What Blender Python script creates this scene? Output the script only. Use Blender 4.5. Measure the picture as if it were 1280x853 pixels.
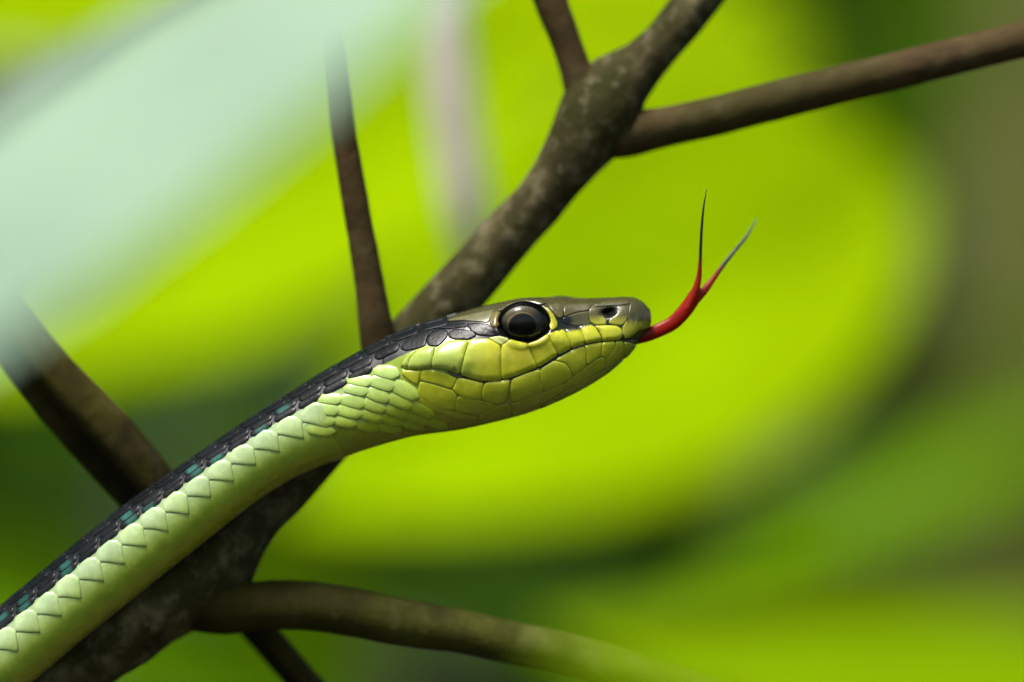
import bpy, math, random
import numpy as np
from mathutils import Vector, Matrix, noise as mnoise

for o in list(bpy.data.objects):
    bpy.data.objects.remove(o)
scene = bpy.context.scene
COL = scene.collection
rad = math.radians

# ------------------------------------------------------------------ camera
U = 0.000085            # metres in the subject plane per photograph pixel (1280 px wide)
ZC = 1.20               # height of the subject above the ground
FOC = 180.0
DIST = 1280 * U * FOC / 36.0
cd = bpy.data.cameras.new('camera')
cam = bpy.data.objects.new('camera', cd); COL.objects.link(cam)
cam.location = (0, -DIST, ZC); cam.rotation_euler = (rad(90), 0, 0)
cd.lens = FOC; cd.sensor_width = 36; cd.clip_start = 0.01; cd.clip_end = 200
cd.dof.use_dof = True
cd.dof.focus_distance = DIST - 0.0048
cd.dof.aperture_fstop = 6.6
scene.camera = cam
# ------------------------------------------------------------------ sky, sun, exposure
SUN_EL, SUN_AZ = 66.0, -140.0        # azimuth measured from +Y (away from the camera) towards +X
world = bpy.data.worlds.new('World'); scene.world = world; world.use_nodes = True
wn = world.node_tree.nodes; wl = world.node_tree.links
bg = wn['Background']
sky = wn.new('ShaderNodeTexSky'); sky.sky_type = 'NISHITA'; sky.sun_disc = False
sky.sun_elevation = rad(SUN_EL); sky.sun_rotation = rad(SUN_AZ)
sky.air_density = 1.0; sky.dust_density = 3.0
wl.new(sky.outputs[0], bg.inputs[0]); bg.inputs[1].default_value = 0.13
sd = bpy.data.lights.new('sun', 'SUN'); sun = bpy.data.objects.new('sun', sd); COL.objects.link(sun)
sd.energy = 1.5; sd.angle = rad(15); sd.color = (1.0, 0.96, 0.88)
sv = Vector((math.sin(rad(SUN_AZ)) * math.cos(rad(SUN_EL)), math.cos(rad(SUN_AZ)) * math.cos(rad(SUN_EL)), math.sin(rad(SUN_EL))))
sun.rotation_euler = (-sv).to_track_quat('-Z', 'Y').to_euler()
sun.location = (0, 0, 4)
vs = scene.view_settings
vs.view_transform = 'Standard'; vs.look = 'None'; vs.gamma = 1.0; vs.exposure = 1.4
vs.use_curve_mapping = False
scene.cycles.use_denoising = True
scene.cycles.max_bounces = 10
scene.cycles.transparent_max_bounces = 12
scene.cycles.caustics_reflective = False
scene.cycles.caustics_refractive = False

# ------------------------------------------------------------------ helpers
def W(px, py, ypx=0.0):
    """point of the subject plane (photo pixels), ypx pixels behind it"""
    return Vector(((px - 640) * U, ypx * U, ZC - (py - 426.5) * U))

def at(px, py, D):
    """point seen at a pixel, D metres from the camera"""
    k = D / DIST
    return Vector(((px - 640) * U * k, D - DIST, ZC - (py - 426.5) * U * k))

def pxm(D):
    return U * D / DIST

def tag(o, label=None, cat=None, group=None, kind=None):
    if label: o['label'] = label
    if cat: o['category'] = cat
    if group: o['group'] = group
    if kind: o['kind'] = kind
    return o

def empty(name, loc):
    o = bpy.data.objects.new(name, None); COL.objects.link(o)
    o.location = loc; o.empty_display_size = 0.01
    return o

def root_loc(o):
    while o.parent: o = o.parent
    return np.array(o.location)

def mesh_obj(name, verts, faces, mat, parent=None, smooth=True, col=None, uv=None):
    verts = np.asarray(verts, dtype=float)
    if parent is not None: verts = verts - root_loc(parent)
    me = bpy.data.meshes.new(name)
    me.from_pydata(verts.tolist(), [], faces)
    if smooth: me.polygons.foreach_set('use_smooth', [True] * len(me.polygons))
    if col is not None:
        a = me.color_attributes.new('tint', 'FLOAT_COLOR', 'POINT')
        c = np.ones((len(verts), 4)); c[:, :3] = col
        a.data.foreach_set('color', c.ravel())
    if uv is not None:
        ul = me.uv_layers.new(name='UVMap')
        li = np.zeros(len(me.loops), dtype=np.int32); me.loops.foreach_get('vertex_index', li)
        ul.data.foreach_set('uv', np.asarray(uv)[li].ravel())
    me.materials.append(mat); me.update()
    o = bpy.data.objects.new(name, me); COL.objects.link(o)
    if parent is not None: o.parent = parent
    return o

def newmat(name):
    m = bpy.data.materials.new(name); m.use_nodes = True
    nt = m.node_tree
    return m, nt, nt.nodes['Principled BSDF'], nt.nodes['Material Output']

def ramp(nt, stops):
    r = nt.nodes.new('ShaderNodeValToRGB')
    el = r.color_ramp.elements
    while len(el) < len(stops): el.new(0.5)
    for e, (p, c) in zip(el, stops):
        e.position = p; e.color = (*c, 1)
    return r

def noise_node(nt, coord, scale, detail=4, rough=0.55):
    n = nt.nodes.new('ShaderNodeTexNoise'); n.inputs['Scale'].default_value = scale
    n.inputs['Detail'].default_value = detail; n.inputs['Roughness'].default_value = rough
    nt.links.new(coord, n.inputs['Vector'])
    return n

def mixc(nt, fac, a, b, mode='MIX'):
    m = nt.nodes.new('ShaderNodeMix'); m.data_type = 'RGBA'; m.blend_type = mode
    for sock, v in ((m.inputs[0], fac), (m.inputs[6], a), (m.inputs[7], b)):
        if hasattr(v, 'is_linked'): nt.links.new(v, sock)
        elif isinstance(v, (int, float)): sock.default_value = v
        else: sock.default_value = (*v, 1)
    return m.outputs[2]

# ------------------------------------------------------------------ materials
def skin_material(name, rough=0.3, bump=0.00003, spec=0.5, coat=0.0):
    m, nt, b, out = newmat(name)
    at_ = nt.nodes.new('ShaderNodeAttribute'); at_.attribute_name = 'tint'
    tc = nt.nodes.new('ShaderNodeTexCoord')
    n1 = noise_node(nt, tc.outputs['Object'], 700, 4)
    r1 = ramp(nt, [(0.3, (0.80, 0.82, 0.76)), (0.7, (1.08, 1.06, 1.02))])
    nt.links.new(n1.outputs[0], r1.inputs[0])
    c = mixc(nt, 1.0, at_.outputs['Color'], r1.outputs[0], 'MULTIPLY')
    nt.links.new(c, b.inputs['Base Color'])
    n2 = noise_node(nt, tc.outputs['Object'], 2600, 3)
    rr = nt.nodes.new('ShaderNodeMapRange'); rr.inputs[3].default_value = rough - 0.08; rr.inputs[4].default_value = rough + 0.12
    nt.links.new(n1.outputs[0], rr.inputs[0]); nt.links.new(rr.outputs[0], b.inputs['Roughness'])
    bp = nt.nodes.new('ShaderNodeBump'); bp.inputs['Strength'].default_value = 0.5; bp.inputs['Distance'].default_value = bump
    nt.links.new(n2.outputs[0], bp.inputs['Height']); nt.links.new(bp.outputs[0], b.inputs['Normal'])
    b.inputs['Specular IOR Level'].default_value = spec
    b.inputs['Coat Weight'].default_value = coat; b.inputs['Coat Roughness'].default_value = 0.12
    return m

M_SKIN = skin_material('snake_skin', 0.24, 0.00002, 0.7)
M_DARK = skin_material('snake_dark_skin', 0.26, 0.00005, 0.2)
M_TONGUE = skin_material('tongue_skin', 0.3, 0.00003, 0.3)
M_IRIS = skin_material('iris', 0.5)

def eye_black():
    m, nt, b, out = newmat('eye_black')
    b.inputs['Base Color'].default_value = (0.003, 0.003, 0.002, 1); b.inputs['Roughness'].default_value = 0.5; b.inputs['Specular IOR Level'].default_value = 0.1
    return m
M_BLACK = eye_black()

def cornea_mat():
    m, nt, b, out = newmat('cornea_clear')
    nt.nodes.remove(b)
    fr = nt.nodes.new('ShaderNodeFresnel'); fr.inputs[0].default_value = 1.42
    tr = nt.nodes.new('ShaderNodeBsdfTransparent'); gl = nt.nodes.new('ShaderNodeBsdfGlossy')
    gl.inputs['Roughness'].default_value = 0.12
    mx = nt.nodes.new('ShaderNodeMixShader')
    nt.links.new(fr.outputs[0], mx.inputs[0]); nt.links.new(tr.outputs[0], mx.inputs[1]); nt.links.new(gl.outputs[0], mx.inputs[2])
    nt.links.new(mx.outputs[0], out.inputs[0])
    return m
M_CORNEA = cornea_mat()

def bark_material(name, dark, mid, light, lichen=0.0, sc=1.0, moss=(0.05, 0.06, 0.012), tint=False):
    m, nt, b, out = newmat(name)
    tc = nt.nodes.new('ShaderNodeTexCoord')
    n1 = noise_node(nt, tc.outputs['Object'], 220 * sc, 6, 0.62)
    r1 = ramp(nt, [(0.28, dark), (0.5, mid), (0.72, light)])
    nt.links.new(n1.outputs[0], r1.inputs[0])
    n3 = noise_node(nt, tc.outputs['Object'], 90 * sc, 3)
    r3 = ramp(nt, [(0.42, (0, 0, 0)), (0.62, (1, 1, 1))]); nt.links.new(n3.outputs[0], r3.inputs[0])
    c = mixc(nt, r3.outputs[0], r1.outputs[0], moss)
    n4 = noise_node(nt, tc.outputs['Object'], 520 * sc, 3)
    r4 = ramp(nt, [(0.52, (0, 0, 0)), (0.75, (1, 1, 1))]); nt.links.new(n4.outputs[0], r4.inputs[0])
    lm = nt.nodes.new('ShaderNodeMath'); lm.operation = 'MULTIPLY'; lm.inputs[1].default_value = lichen
    nt.links.new(r4.outputs[0], lm.inputs[0])
    c = mixc(nt, lm.outputs[0], c, (0.25, 0.22, 0.13))
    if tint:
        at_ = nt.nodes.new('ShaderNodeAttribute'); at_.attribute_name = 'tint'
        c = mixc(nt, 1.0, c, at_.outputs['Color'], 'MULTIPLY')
    nt.links.new(c, b.inputs['Base Color'])
    b.inputs['Roughness'].default_value = 0.78; b.inputs['Specular IOR Level'].default_value = 0.12
    n2 = noise_node(nt, tc.outputs['Object'], 900 * sc, 5)
    bp = nt.nodes.new('ShaderNodeBump'); bp.inputs['Strength'].default_value = 0.8; bp.inputs['Distance'].default_value = 0.0002 / sc
    nt.links.new(n2.outputs[0], bp.inputs['Height']); nt.links.new(bp.outputs[0], b.inputs['Normal'])
    return m

M_BARK = bark_material('lichen_bark', (0.013, 0.010, 0.004), (0.055, 0.045, 0.018), (0.20, 0.17, 0.09), 0.5, 1.0, (0.034, 0.033, 0.007))
M_TWIG = bark_material('smooth_twig_bark', (0.042, 0.026, 0.010), (0.064, 0.041, 0.016), (0.095, 0.066, 0.030), 0.12, 0.8, (0.048, 0.040, 0.010))
M_MOSSY = bark_material('olive_twig_bark', (0.010, 0.008, 0.003), (0.030, 0.024, 0.005), (0.062, 0.052, 0.010), 0.10, 0.8, (0.055, 0.048, 0.006), True)
M_STALK = bark_material('leaf_stalk_skin', (0.034, 0.032, 0.006), (0.060, 0.060, 0.010), (0.095, 0.10, 0.02), 0.2, 0.7, (0.065, 0.078, 0.010))
M_STALK2 = bark_material('brown_to_green_stalk_skin', (0.032, 0.030, 0.005), (0.058, 0.058, 0.008), (0.095, 0.10, 0.016), 0.2, 0.7, (0.085, 0.10, 0.012), True)
M_PALE = bark_material('pale_stem_bark', (0.55, 0.47, 0.42), (0.72, 0.63, 0.57), (0.82, 0.75, 0.68), 0.1, 0.3, (0.66, 0.58, 0.48))
M_GREYBARK = bark_material('grey_trunk_bark', (0.10, 0.10, 0.025), (0.16, 0.165, 0.045), (0.22, 0.22, 0.07), 0.1, 0.15, (0.11, 0.15, 0.02))

def leaf_material(name, refl, trans, tfac=0.6, rough=0.45, spec=0.4, vein=(0.3, 0.4, 0.1), vs_=0.4, nsc=40):
    m, nt, b, out = newmat(name)
    uv = nt.nodes.new('ShaderNodeUVMap')
    tc = nt.nodes.new('ShaderNodeTexCoord')
    n1 = noise_node(nt, tc.outputs['Object'], nsc, 4)
    r1 = ramp(nt, [(0.3, tuple(c * 0.72 for c in refl)), (0.7, tuple(min(1, c * 1.2) for c in refl))])
    nt.links.new(n1.outputs[0], r1.inputs[0])
    # veins: midrib at v=0.5, side veins slanting off it
    sep = nt.nodes.new('ShaderNodeSeparateXYZ'); nt.links.new(uv.outputs[0], sep.inputs[0])
    def math_(op, a, b_=None):
        n = nt.nodes.new('ShaderNodeMath'); n.operation = op
        for i, v in enumerate((a, b_)):
            if v is None: continue
            if hasattr(v, 'is_linked'): nt.links.new(v, n.inputs[i])
            else: n.inputs[i].default_value = v
        return n.outputs[0]
    dv = math_('ABSOLUTE', math_('SUBTRACT', sep.outputs[1], 0.5))
    ph = math_('FRACT', math_('SUBTRACT', math_('MULTIPLY', sep.outputs[0], 9.0), math_('MULTIPLY', dv, 5.0)))
    sv_ = math_('LESS_THAN', math_('ABSOLUTE', math_('SUBTRACT', ph, 0.5)), 0.05)
    mv = math_('LESS_THAN', dv, 0.018)
    vv = math_('MULTIPLY', math_('MAXIMUM', sv_, mv), vs_)
    c = mixc(nt, vv, r1.outputs[0], vein)
    nt.links.new(c, b.inputs['Base Color'])
    b.inputs['Roughness'].default_value = rough; b.inputs['Specular IOR Level'].default_value = spec
    t = nt.nodes.new('ShaderNodeBsdfTranslucent')
    r2 = ramp(nt, [(0.3, tuple(c * 0.8 for c in trans)), (0.7, tuple(min(1, c * 1.12) for c in trans))])
    nt.links.new(n1.outputs[0], r2.inputs[0])
    ct = mixc(nt, vv, r2.outputs[0], tuple(c * 0.7 for c in trans))
    nt.links.new(ct, t.inputs[0])
    mx = nt.nodes.new('ShaderNodeMixShader'); mx.inputs[0].default_value = tfac
    nt.links.new(b.outputs[0], mx.inputs[1]); nt.links.new(t.outputs[0], mx.inputs[2]); nt.links.new(mx.outputs[0], out.inputs[0])
    return m

M_YOUNG = leaf_material('young_leaf', (0.10, 0.14, 0.002), (0.48, 0.74, 0.0010), 0.78, 0.6, 0.04)
M_MID = leaf_material('mid_green_leaf', (0.06, 0.11, 0.006), (0.22, 0.46, 0.004), 0.65, 0.6, 0.08)
M_FRESH = leaf_material('fresh_green_leaf', (0.07, 0.12, 0.003), (0.34, 0.58, 0.002), 0.7, 0.6, 0.06)
M_DEEP = leaf_material('mature_leaf', (0.04, 0.075, 0.010), (0.07, 0.18, 0.012), 0.5, 0.6, 0.1)
M_SHEEN_LEAF = leaf_material('sky_sheen_leaf', (0.39, 0.58, 0.42), (0.34, 0.56, 0.24), 0.35, 0.4, 0.5, (0.42, 0.62, 0.42))  # pale base colour stands in for sky sheen on a glossy leaf
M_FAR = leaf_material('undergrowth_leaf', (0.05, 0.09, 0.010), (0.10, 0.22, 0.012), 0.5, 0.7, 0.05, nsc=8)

def ground_mat():
    m, nt, b, out = newmat('leaf_litter_soil')
    tc = nt.nodes.new('ShaderNodeTexCoord')
    n1 = noise_node(nt, tc.outputs['Object'], 6, 8, 0.65)
    r1 = ramp(nt, [(0.3, (0.03, 0.022, 0.012)), (0.5, (0.07, 0.055, 0.028)), (0.7, (0.09, 0.10, 0.035))])
    nt.links.new(n1.outputs[0], r1.inputs[0]); nt.links.new(r1.outputs[0], b.inputs['Base Color'])
    b.inputs['Roughness'].default_value = 0.9
    bp = nt.nodes.new('ShaderNodeBump'); bp.inputs['Distance'].default_value = 0.02
    nt.links.new(n1.outputs[0], bp.inputs['Height']); nt.links.new(bp.outputs[0], b.inputs['Normal'])
    return m

# ------------------------------------------------------------------ ground
def ground():
    n = 60; L = 30.0
    g = np.linspace(-1, 1, n + 1); g = np.sign(g) * np.abs(g) ** 2.2 * L
    vs_, fs = [], []
    for j in range(n + 1):
        for i in range(n + 1):
            z = 0.05 * mnoise.noise(Vector((g[i] * 0.8, g[j] * 0.8, 0.3))) - 0.02
            vs_.append((g[i], g[j], z))
    for j in range(n):
        for i in range(n):
            a = j * (n + 1) + i; fs.append((a, a + 1, a + n + 2, a + n + 1))
    tag(mesh_obj('ground', vs_, fs, ground_mat()), kind='structure')
ground()

# ------------------------------------------------------------------ tubes (branches, stems)
def catmull(P, n):
    P = np.asarray(P, float)
    d = np.r_[0, np.cumsum(np.linalg.norm(np.diff(P[:, :3], axis=0), axis=1))]
    u = np.linspace(0, d[-1], n)
    out = np.zeros((n, P.shape[1]))
    # monotone-ish cubic Hermite with finite-difference tangents
    m = np.gradient(P, d, axis=0)
    k = np.clip(np.searchsorted(d, u, side='right') - 1, 0, len(d) - 2)
    h = (d[k + 1] - d[k]); t = ((u - d[k]) / h)[:, None]; h = h[:, None]
    out = (2*t**3-3*t**2+1)*P[k] + (t**3-2*t**2+t)*h*m[k] + (-2*t**3+3*t**2)*P[k+1] + (t**3-t**2)*h*m[k+1]
    return out

def tube(name, pts, mat, parent, seg=28, step=None, rough=0.0, rscale=200.0, n=None, col=None, flat=1.0, seed=0.0, groove=None):
    """pts: world x,y,z,radius rows"""
    P = np.asarray(pts, float)
    L = np.linalg.norm(np.diff(P[:, :3], axis=0), axis=1).sum()
    n = n or max(8, int(L / (step or L / 60)))
    S = catmull(P, n)
    c, r = S[:, :3], np.maximum(S[:, 3], 1e-5)
    tan = np.gradient(c, axis=0); tan /= np.linalg.norm(tan, axis=1)[:, None]
    up = np.array([0, 1.0, 0])
    verts, faces = [], []
    for i in range(n):
        t = tan[i]
        nrm = up - t * np.dot(up, t)
        if np.linalg.norm(nrm) < 1e-3: nrm = np.array([1.0, 0, 0]) - t * t[0]
        nrm /= np.linalg.norm(nrm); bi = np.cross(t, nrm)
        for k in range(seg):
            a = 2 * math.pi * k / seg
            dr = nrm * math.cos(a) * flat + bi * math.sin(a)
            g = 1.0
            if groove:
                da = (a - groove[0] + math.pi) % (2 * math.pi) - math.pi
                g = 1 - groove[2] * math.exp(-(da / groove[1]) ** 4)
            p = c[i] + dr * r[i] * g
            if rough:
                q = Vector(p * rscale) + Vector((seed, seed, seed))
                p = p + dr * r[i] * rough * (mnoise.noise(q) + 0.5 * mnoise.noise(q * 2.7) + 0.3 * mnoise.noise(q * 6.1))
            verts.append(p)
    for i in range(n - 1):
        for k in range(seg):
            k2 = (k + 1) % seg
            faces.append((i*seg+k, i*seg+k2, (i+1)*seg+k2, (i+1)*seg+k))
    faces.append(tuple(range(seg))[::-1]); faces.append(tuple((n-1)*seg+k for k in range(seg)))
    return mesh_obj(name, verts, faces, mat, parent, col=col)

def pp(rows):
    """rows of photo px, py, depth px, radius px -> world rows"""
    return [(*W(a, b, c), r * U) for a, b, c, r in rows]

# ------------------------------------------------------------------ the shrub the snake lies on
def main_shrub():
    base = W(-900, 2200, 200)
    base = Vector((-0.16, 0.03, 0.0))
    t = empty('shrub', base)
    tag(t, 'lichen covered brown shrub branch with forking twigs carrying the snake', 'shrub')
    low = [(-0.16, 0.03, -0.03, 0.0075), (-0.158, 0.028, 0.35, 0.0070), (-0.135, 0.022, 0.80, 0.0058), (-0.09, 0.014, 1.06, 0.0046)]
    br = low + pp([(-120, 955, 75, 44), (30, 875, 68, 45), (120, 812, 66, 47), (200, 752, 68, 53), (258, 712, 70, 52), (300, 655, 78, 42),
             (345, 606, 88, 41), (405, 540, 100, 40), (455, 488, 112, 37), (500, 441, 120, 36), (545, 392, 122, 36), (588, 346, 122, 35.5),
             (635, 293, 122, 34), (681, 240, 122, 32.5), (715, 194, 122, 38), (738, 160, 122, 50), (754, 132, 122, 55), (774, 102, 122, 44), (815, 64, 122, 29),
             (840, 38, 124, 27), (870, 0, 128, 28), (905, -45, 132, 28), (980, -150, 150, 27), (1080, -330, 180, 24)])
    tube('branch', br, M_BARK, t, seg=40, n=420, rough=0.10, rscale=420)
    # small bumps (lenticels and leaf scars) on the bark
    random.seed(4)
    vs_, fs = [], []
    S = catmull(br, 400)
    for i in range(150):
        k = random.randint(120, 385); a = random.uniform(0, 2 * math.pi)
        c = S[k, :3]; tn = S[k+1, :3] - S[k-1, :3]; tn /= np.linalg.norm(tn)
        nr = np.cross(tn, [0.2, 1, 0.1]); nr /= np.linalg.norm(nr); bi = np.cross(tn, nr)
        d = nr * math.cos(a) + bi * math.sin(a); r = S[k, 3]; s = random.uniform(1.2, 3.0) * U
        ctr = c + d * (r * 1.0); e1 = tn; e2 = np.cross(d, tn)
        b0 = len(vs_)
        for rr, hh in ((1.3, -0.5), (0.8, 0.35)):
            for q in range(6):
                an = q * math.pi / 3
                vs_.append(ctr + (e1 * math.cos(an) * 1.2 + e2 * math.sin(an)) * s * rr + d * s * hh)
        vs_.append(ctr + d * s * 0.6)
        for q in range(6):
            q2 = (q + 1) % 6
            fs.append((b0+q, b0+q2, b0+6+q2, b0+6+q)); fs.append((b0+6+q, b0+6+q2, b0+12))
    mesh_obj('bark_bumps', vs_, fs, M_BARK, t)['kind'] = 'stuff'
    # fork at the top: left twig, right twig
    tube('twig', pp([(748, 140, 122, 30), (733, 112, 120, 25), (722, 84, 118, 21), (711, 52, 117, 19.5), (700, 22, 116, 20), (688, -8, 116, 21),
                     (672, -50, 114, 20), (640, -140, 108, 18), (600, -300, 100, 15)]), M_TWIG, t, n=110, rough=0.05, rscale=300, seed=3)
    tube('twig', pp([(752, 160, 122, 34), (785, 163, 116, 30), (820, 157, 112, 26.5), (880, 145, 108, 25.5), (960, 125, 102, 25), (1040, 105, 96, 24.5), (1120, 86, 90, 24), (1200, 66, 84, 23.5),
                     (1290, 44, 78, 23), (1420, 10, 70, 22), (1600, -40, 55, 19)]), M_TWIG, t, n=170, rough=0.035, rscale=260, seed=7)
    # thin twig rising behind the neck
    tube('twig', pp([(492, 470, 112, 26), (474, 440, 92, 23), (467, 402, 84, 21.5), (458, 345, 80, 18.6), (446, 275, 78, 17.2), (434, 205, 76, 16.4), (425, 150, 74, 15.6),
                     (418, 90, 72, 14.6), (409, 30, 70, 14), (396, -40, 68, 13.5), (360, -160, 64, 12)]), M_TWIG, t, n=150, rough=0.04, rscale=300, seed=11)
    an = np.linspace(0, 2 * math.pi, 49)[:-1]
    dark_tint = 1 - 0.72 * np.exp(-((an - 1.28 * math.pi) / 0.72) ** 6)[:, None] * np.array((1.0, 1.0, 1.0))     # darker tint along the grooved side of the dead twig
    # broad dead twig crossing behind the branch
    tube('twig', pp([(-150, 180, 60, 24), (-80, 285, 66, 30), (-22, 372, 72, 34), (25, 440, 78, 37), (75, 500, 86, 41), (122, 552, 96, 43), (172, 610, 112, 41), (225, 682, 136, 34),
                     (280, 755, 150, 24), (322, 803, 152, 21), (362, 851, 152, 20.5), (410, 905, 150, 20), (480, 990, 148, 19)]), M_MOSSY, t, seg=48, n=170, rough=0.04, rscale=200, seed=19, flat=0.8, groove=(1.24 * math.pi, 0.62, 0.42), col=np.tile(dark_tint, (170, 1)))
    # leaf stalk leaving the lower node, swollen at its base
    rows = pp([(160, 735, 84, 14), (208, 748, 78, 30), (245, 757, 70, 37), (275, 762, 62, 35), (300, 762, 56, 32.5), (340, 759, 52, 31.5), (406, 763, 50, 31.2), (500, 780, 46, 30), (560, 789, 42, 28.5), (640, 805, 36, 27), (720, 822, 30, 26),
               (830, 851, 22, 24), (960, 890, 12, 22), (1150, 950, 0, 20)])
    u = np.repeat(np.linspace(0, 1, 170), 28)[:, None]
    w = np.clip((u - 0.10) / 0.40, 0, 1)
    tube('leaf_stalk', rows, M_STALK2, t, n=170, rough=0.05, rscale=240, seed=23, col=np.array((0.34, 0.24, 0.22)) * (1 - w) + np.array((1.0, 1.05, 0.9)) * w)
main_shrub()

# ------------------------------------------------------------------ the snake
def smooth_hermite(P, n):
    return catmull(P, n)

PAIRS = [  # top x,y   bottom x,y   half depth   section exponent  axis depth
 (814.0,396, 814.0,404, 4, 2.0), (813.4,391, 813.0,408, 13, 2.0), (810,384.5, 808.5,414, 22, 2.1), (804,377.5, 803,422, 28, 2.2), (795,372.8, 796.5,431, 34, 2.3),
 (784,370.8, 787,443, 39, 2.4), (770,371.2, 773,456, 43, 2.5), (750,372, 753,472.5, 47, 2.5), (730,372.3, 733,485, 51, 2.5), (710,372, 714,495, 55, 2.5),
 (690,371.4, 695,503.5, 60, 2.5), (670,371.2, 677,511, 64, 2.5), (650,372.6, 659,517.5, 67, 2.5), (628,376.8, 640,523, 68, 2.45), (605,382, 620,528, 68, 2.4),
 (580,389, 599,533, 66, 2.35), (556,396.5, 580,537, 63, 2.3), (532,403, 562,540, 60, 2.25), (510,410.5, 546,542, 57, 2.2), (489,419, 530,544, 55, 2.15),
 (468,429.5, 513,547, 53, 2.1), (446,442, 494,552, 51.5, 2.1), (420,456.5, 470,559, 50, 2.1), (395,471, 447,566.5, 49, 2.1), (371,486, 427,574, 48, 2.1),
 (345,502, 402,582, 47.5, 2.1), (306,527, 363,599.5, 47, 2.1), (274,548.5, 330,620, 47, 2.1), (240,572, 297,644, 47, 2.1), (206,596, 262,672, 47, 2.1),
 (144,640, 200,721, 47, 2.1), (103,673, 158,755, 48, 2.1), (60,708.5, 115,789, 48, 2.1), (0,758, 57,838, 49, 2.1), (-60,808, -2,888, 49, 2.1),
 (-140,872, -84,958, 49, 2.1), (-240,948, -190,1040, 48, 2.1), (-360,1030, -320,1125, 47, 2.1), (-500,1120, -460,1212, 45, 2.1), (-640,1220, -590,1305, 43, 2.1),
 (-760,1330, -700,1405, 41, 2.1), (-860,1450, -790,1512, 38, 2.1), (-935,1580, -862,1620, 35, 2.1), (-985,1720, -918,1740, 30, 2.1), (-1010,1880, -958,1886, 24, 2.1),
 (-1020,2050, -984,2052, 17, 2.1), (-1020,2230, -1004,2230, 8, 2.1), (-1018,2380, -1014,2380, 2, 2.1)]
PR = np.array(PAIRS)
mid = np.c_[(PR[:, 0] + PR[:, 2]) / 2, (PR[:, 1] + PR[:, 3]) / 2, np.zeros(len(PR))]
NS = 6000
_full = catmull(np.c_[mid, PR], NS)
TAB = _full[:, 3:]                                   # tx ty bx by b p
MID = np.c_[(TAB[:, 0] + TAB[:, 2]) / 2, (TAB[:, 1] + TAB[:, 3]) / 2]
SIG = np.r_[0, np.cumsum(np.linalg.norm(np.diff(MID, axis=0), axis=1))]
def axis_depth(x):
    return np.interp(-x, [-820, -560, -450, -300, 0, 300, 1100], [0, 0, 4, 8, 12, 26, 60])

MOUTH = np.array([(800, 424), (778, 425), (760, 425.6), (750, 426.6), (731, 430), (720, 433.8), (705, 440.3), (690, 448.8), (675, 457.5), (656, 465), (641, 471.5), (625, 475), (607, 476),
                  (592, 473.2), (576, 467.6), (556, 461.3), (540, 459.4), (520, 461.6), (505, 459.5)])
def dist_poly(x, y, L):
    d = np.full(np.shape(x), 1e9)
    for (x0, y0), (x1, y1) in zip(L[:-1], L[1:]):
        vx, vy = x1 - x0, y1 - y0
        t = np.clip(((x - x0) * vx + (y - y0) * vy) / (vx * vx + vy * vy), 0, 1)
        d = np.minimum(d, np.hypot(x - x0 - t * vx, y - y0 - t * vy))
    return d
EYE = (655.0, 403.6, 30.5, 24.3)
def g2(x, y, cx, cy, sx, sy):
    return np.exp(-((x - cx) / sx) ** 2 - ((y - cy) / sy) ** 2)
def bump(x, y):
    h = -3.2 * np.exp(-(dist_poly(x, y, MOUTH) / 1.8) ** 2)
    e = ((x - EYE[0]) / EYE[2]) ** 2 + ((y - EYE[1]) / EYE[3]) ** 2
    h += -12.0 * np.exp(-(e / 0.95) ** 4) + 2.2 * np.exp(-((np.sqrt(e) - 1.16) / 0.12) ** 2)
    h += 3.0 * g2(x, y, 655, 378, 50, 5)
    h += -4.5 * g2(x, y, 722, 404, 34, 11)
    h += -9.0 * g2(x + 0.5 * (y - 391), y, 760, 391, 8.5, 5.2)
    h += 3.0 * g2(x, y, 760, 398, 40, 30) * 0
    h += 4.0 * g2(x, y, 590, 446, 55, 24) + 2.5 * g2(x, y, 700, 425, 60, 10) + 2.0 * g2(x, y, 640, 490, 60, 18)
    h += 6.0 * g2(x, y, 545, 448, 40, 17)
    return h

def surf0(s, th):
    s = np.asarray(s, float); th = np.asarray(th, float)
    c = [np.interp(s, SIG, TAB[:, k]) for k in range(6)]
    p = c[5]
    cs, sn = np.cos(th), np.sin(th)
    t = np.sign(cs) * np.abs(cs) ** (2 / p); yy = np.sign(sn) * np.abs(sn) ** (2 / p)
    x = (c[0] + c[2]) / 2 + t * (c[0] - c[2]) / 2
    z = (c[1] + c[3]) / 2 + t * (c[1] - c[3]) / 2
    y = axis_depth((c[0] + c[2]) / 2) - c[4] * yy
    b = np.where(x > 480, bump(x, z), 0.0)
    y = y - np.sign(sn) * np.minimum(np.abs(sn) * 1.5, 1) * b
    # the far brow ridge stands a little higher and shows above the crown
    far = np.where(sn < 0, 5.0 * np.exp(-((x - 703) / 17) ** 2) * np.clip(cs, 0, 1) ** 6 * np.clip(-sn * 4, 0, 1), 0)
    z = z - far
    return np.stack([x, y, z], -1)

def surf(s, th):
    P = surf0(s, th)
    e, f = 0.6, 0.006
    du = surf0(np.asarray(s) + e, th) - surf0(np.asarray(s) - e, th)
    dv = surf0(s, np.asarray(th) + f) - surf0(s, np.asarray(th) - f)
    n = np.cross(du, dv)
    ln = np.linalg.norm(n, axis=-1, keepdims=True); n = n / np.maximum(ln, 1e-9)
    # orient outward
    c = np.stack([np.interp(s, SIG, MID[:, 0]), axis_depth(np.interp(s, SIG, MID[:, 0])), np.interp(s, SIG, MID[:, 1])], -1)
    sg = np.sign(np.sum(n * (P - c), -1, keepdims=True)); sg[sg == 0] = 1
    return P, n * sg

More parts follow.
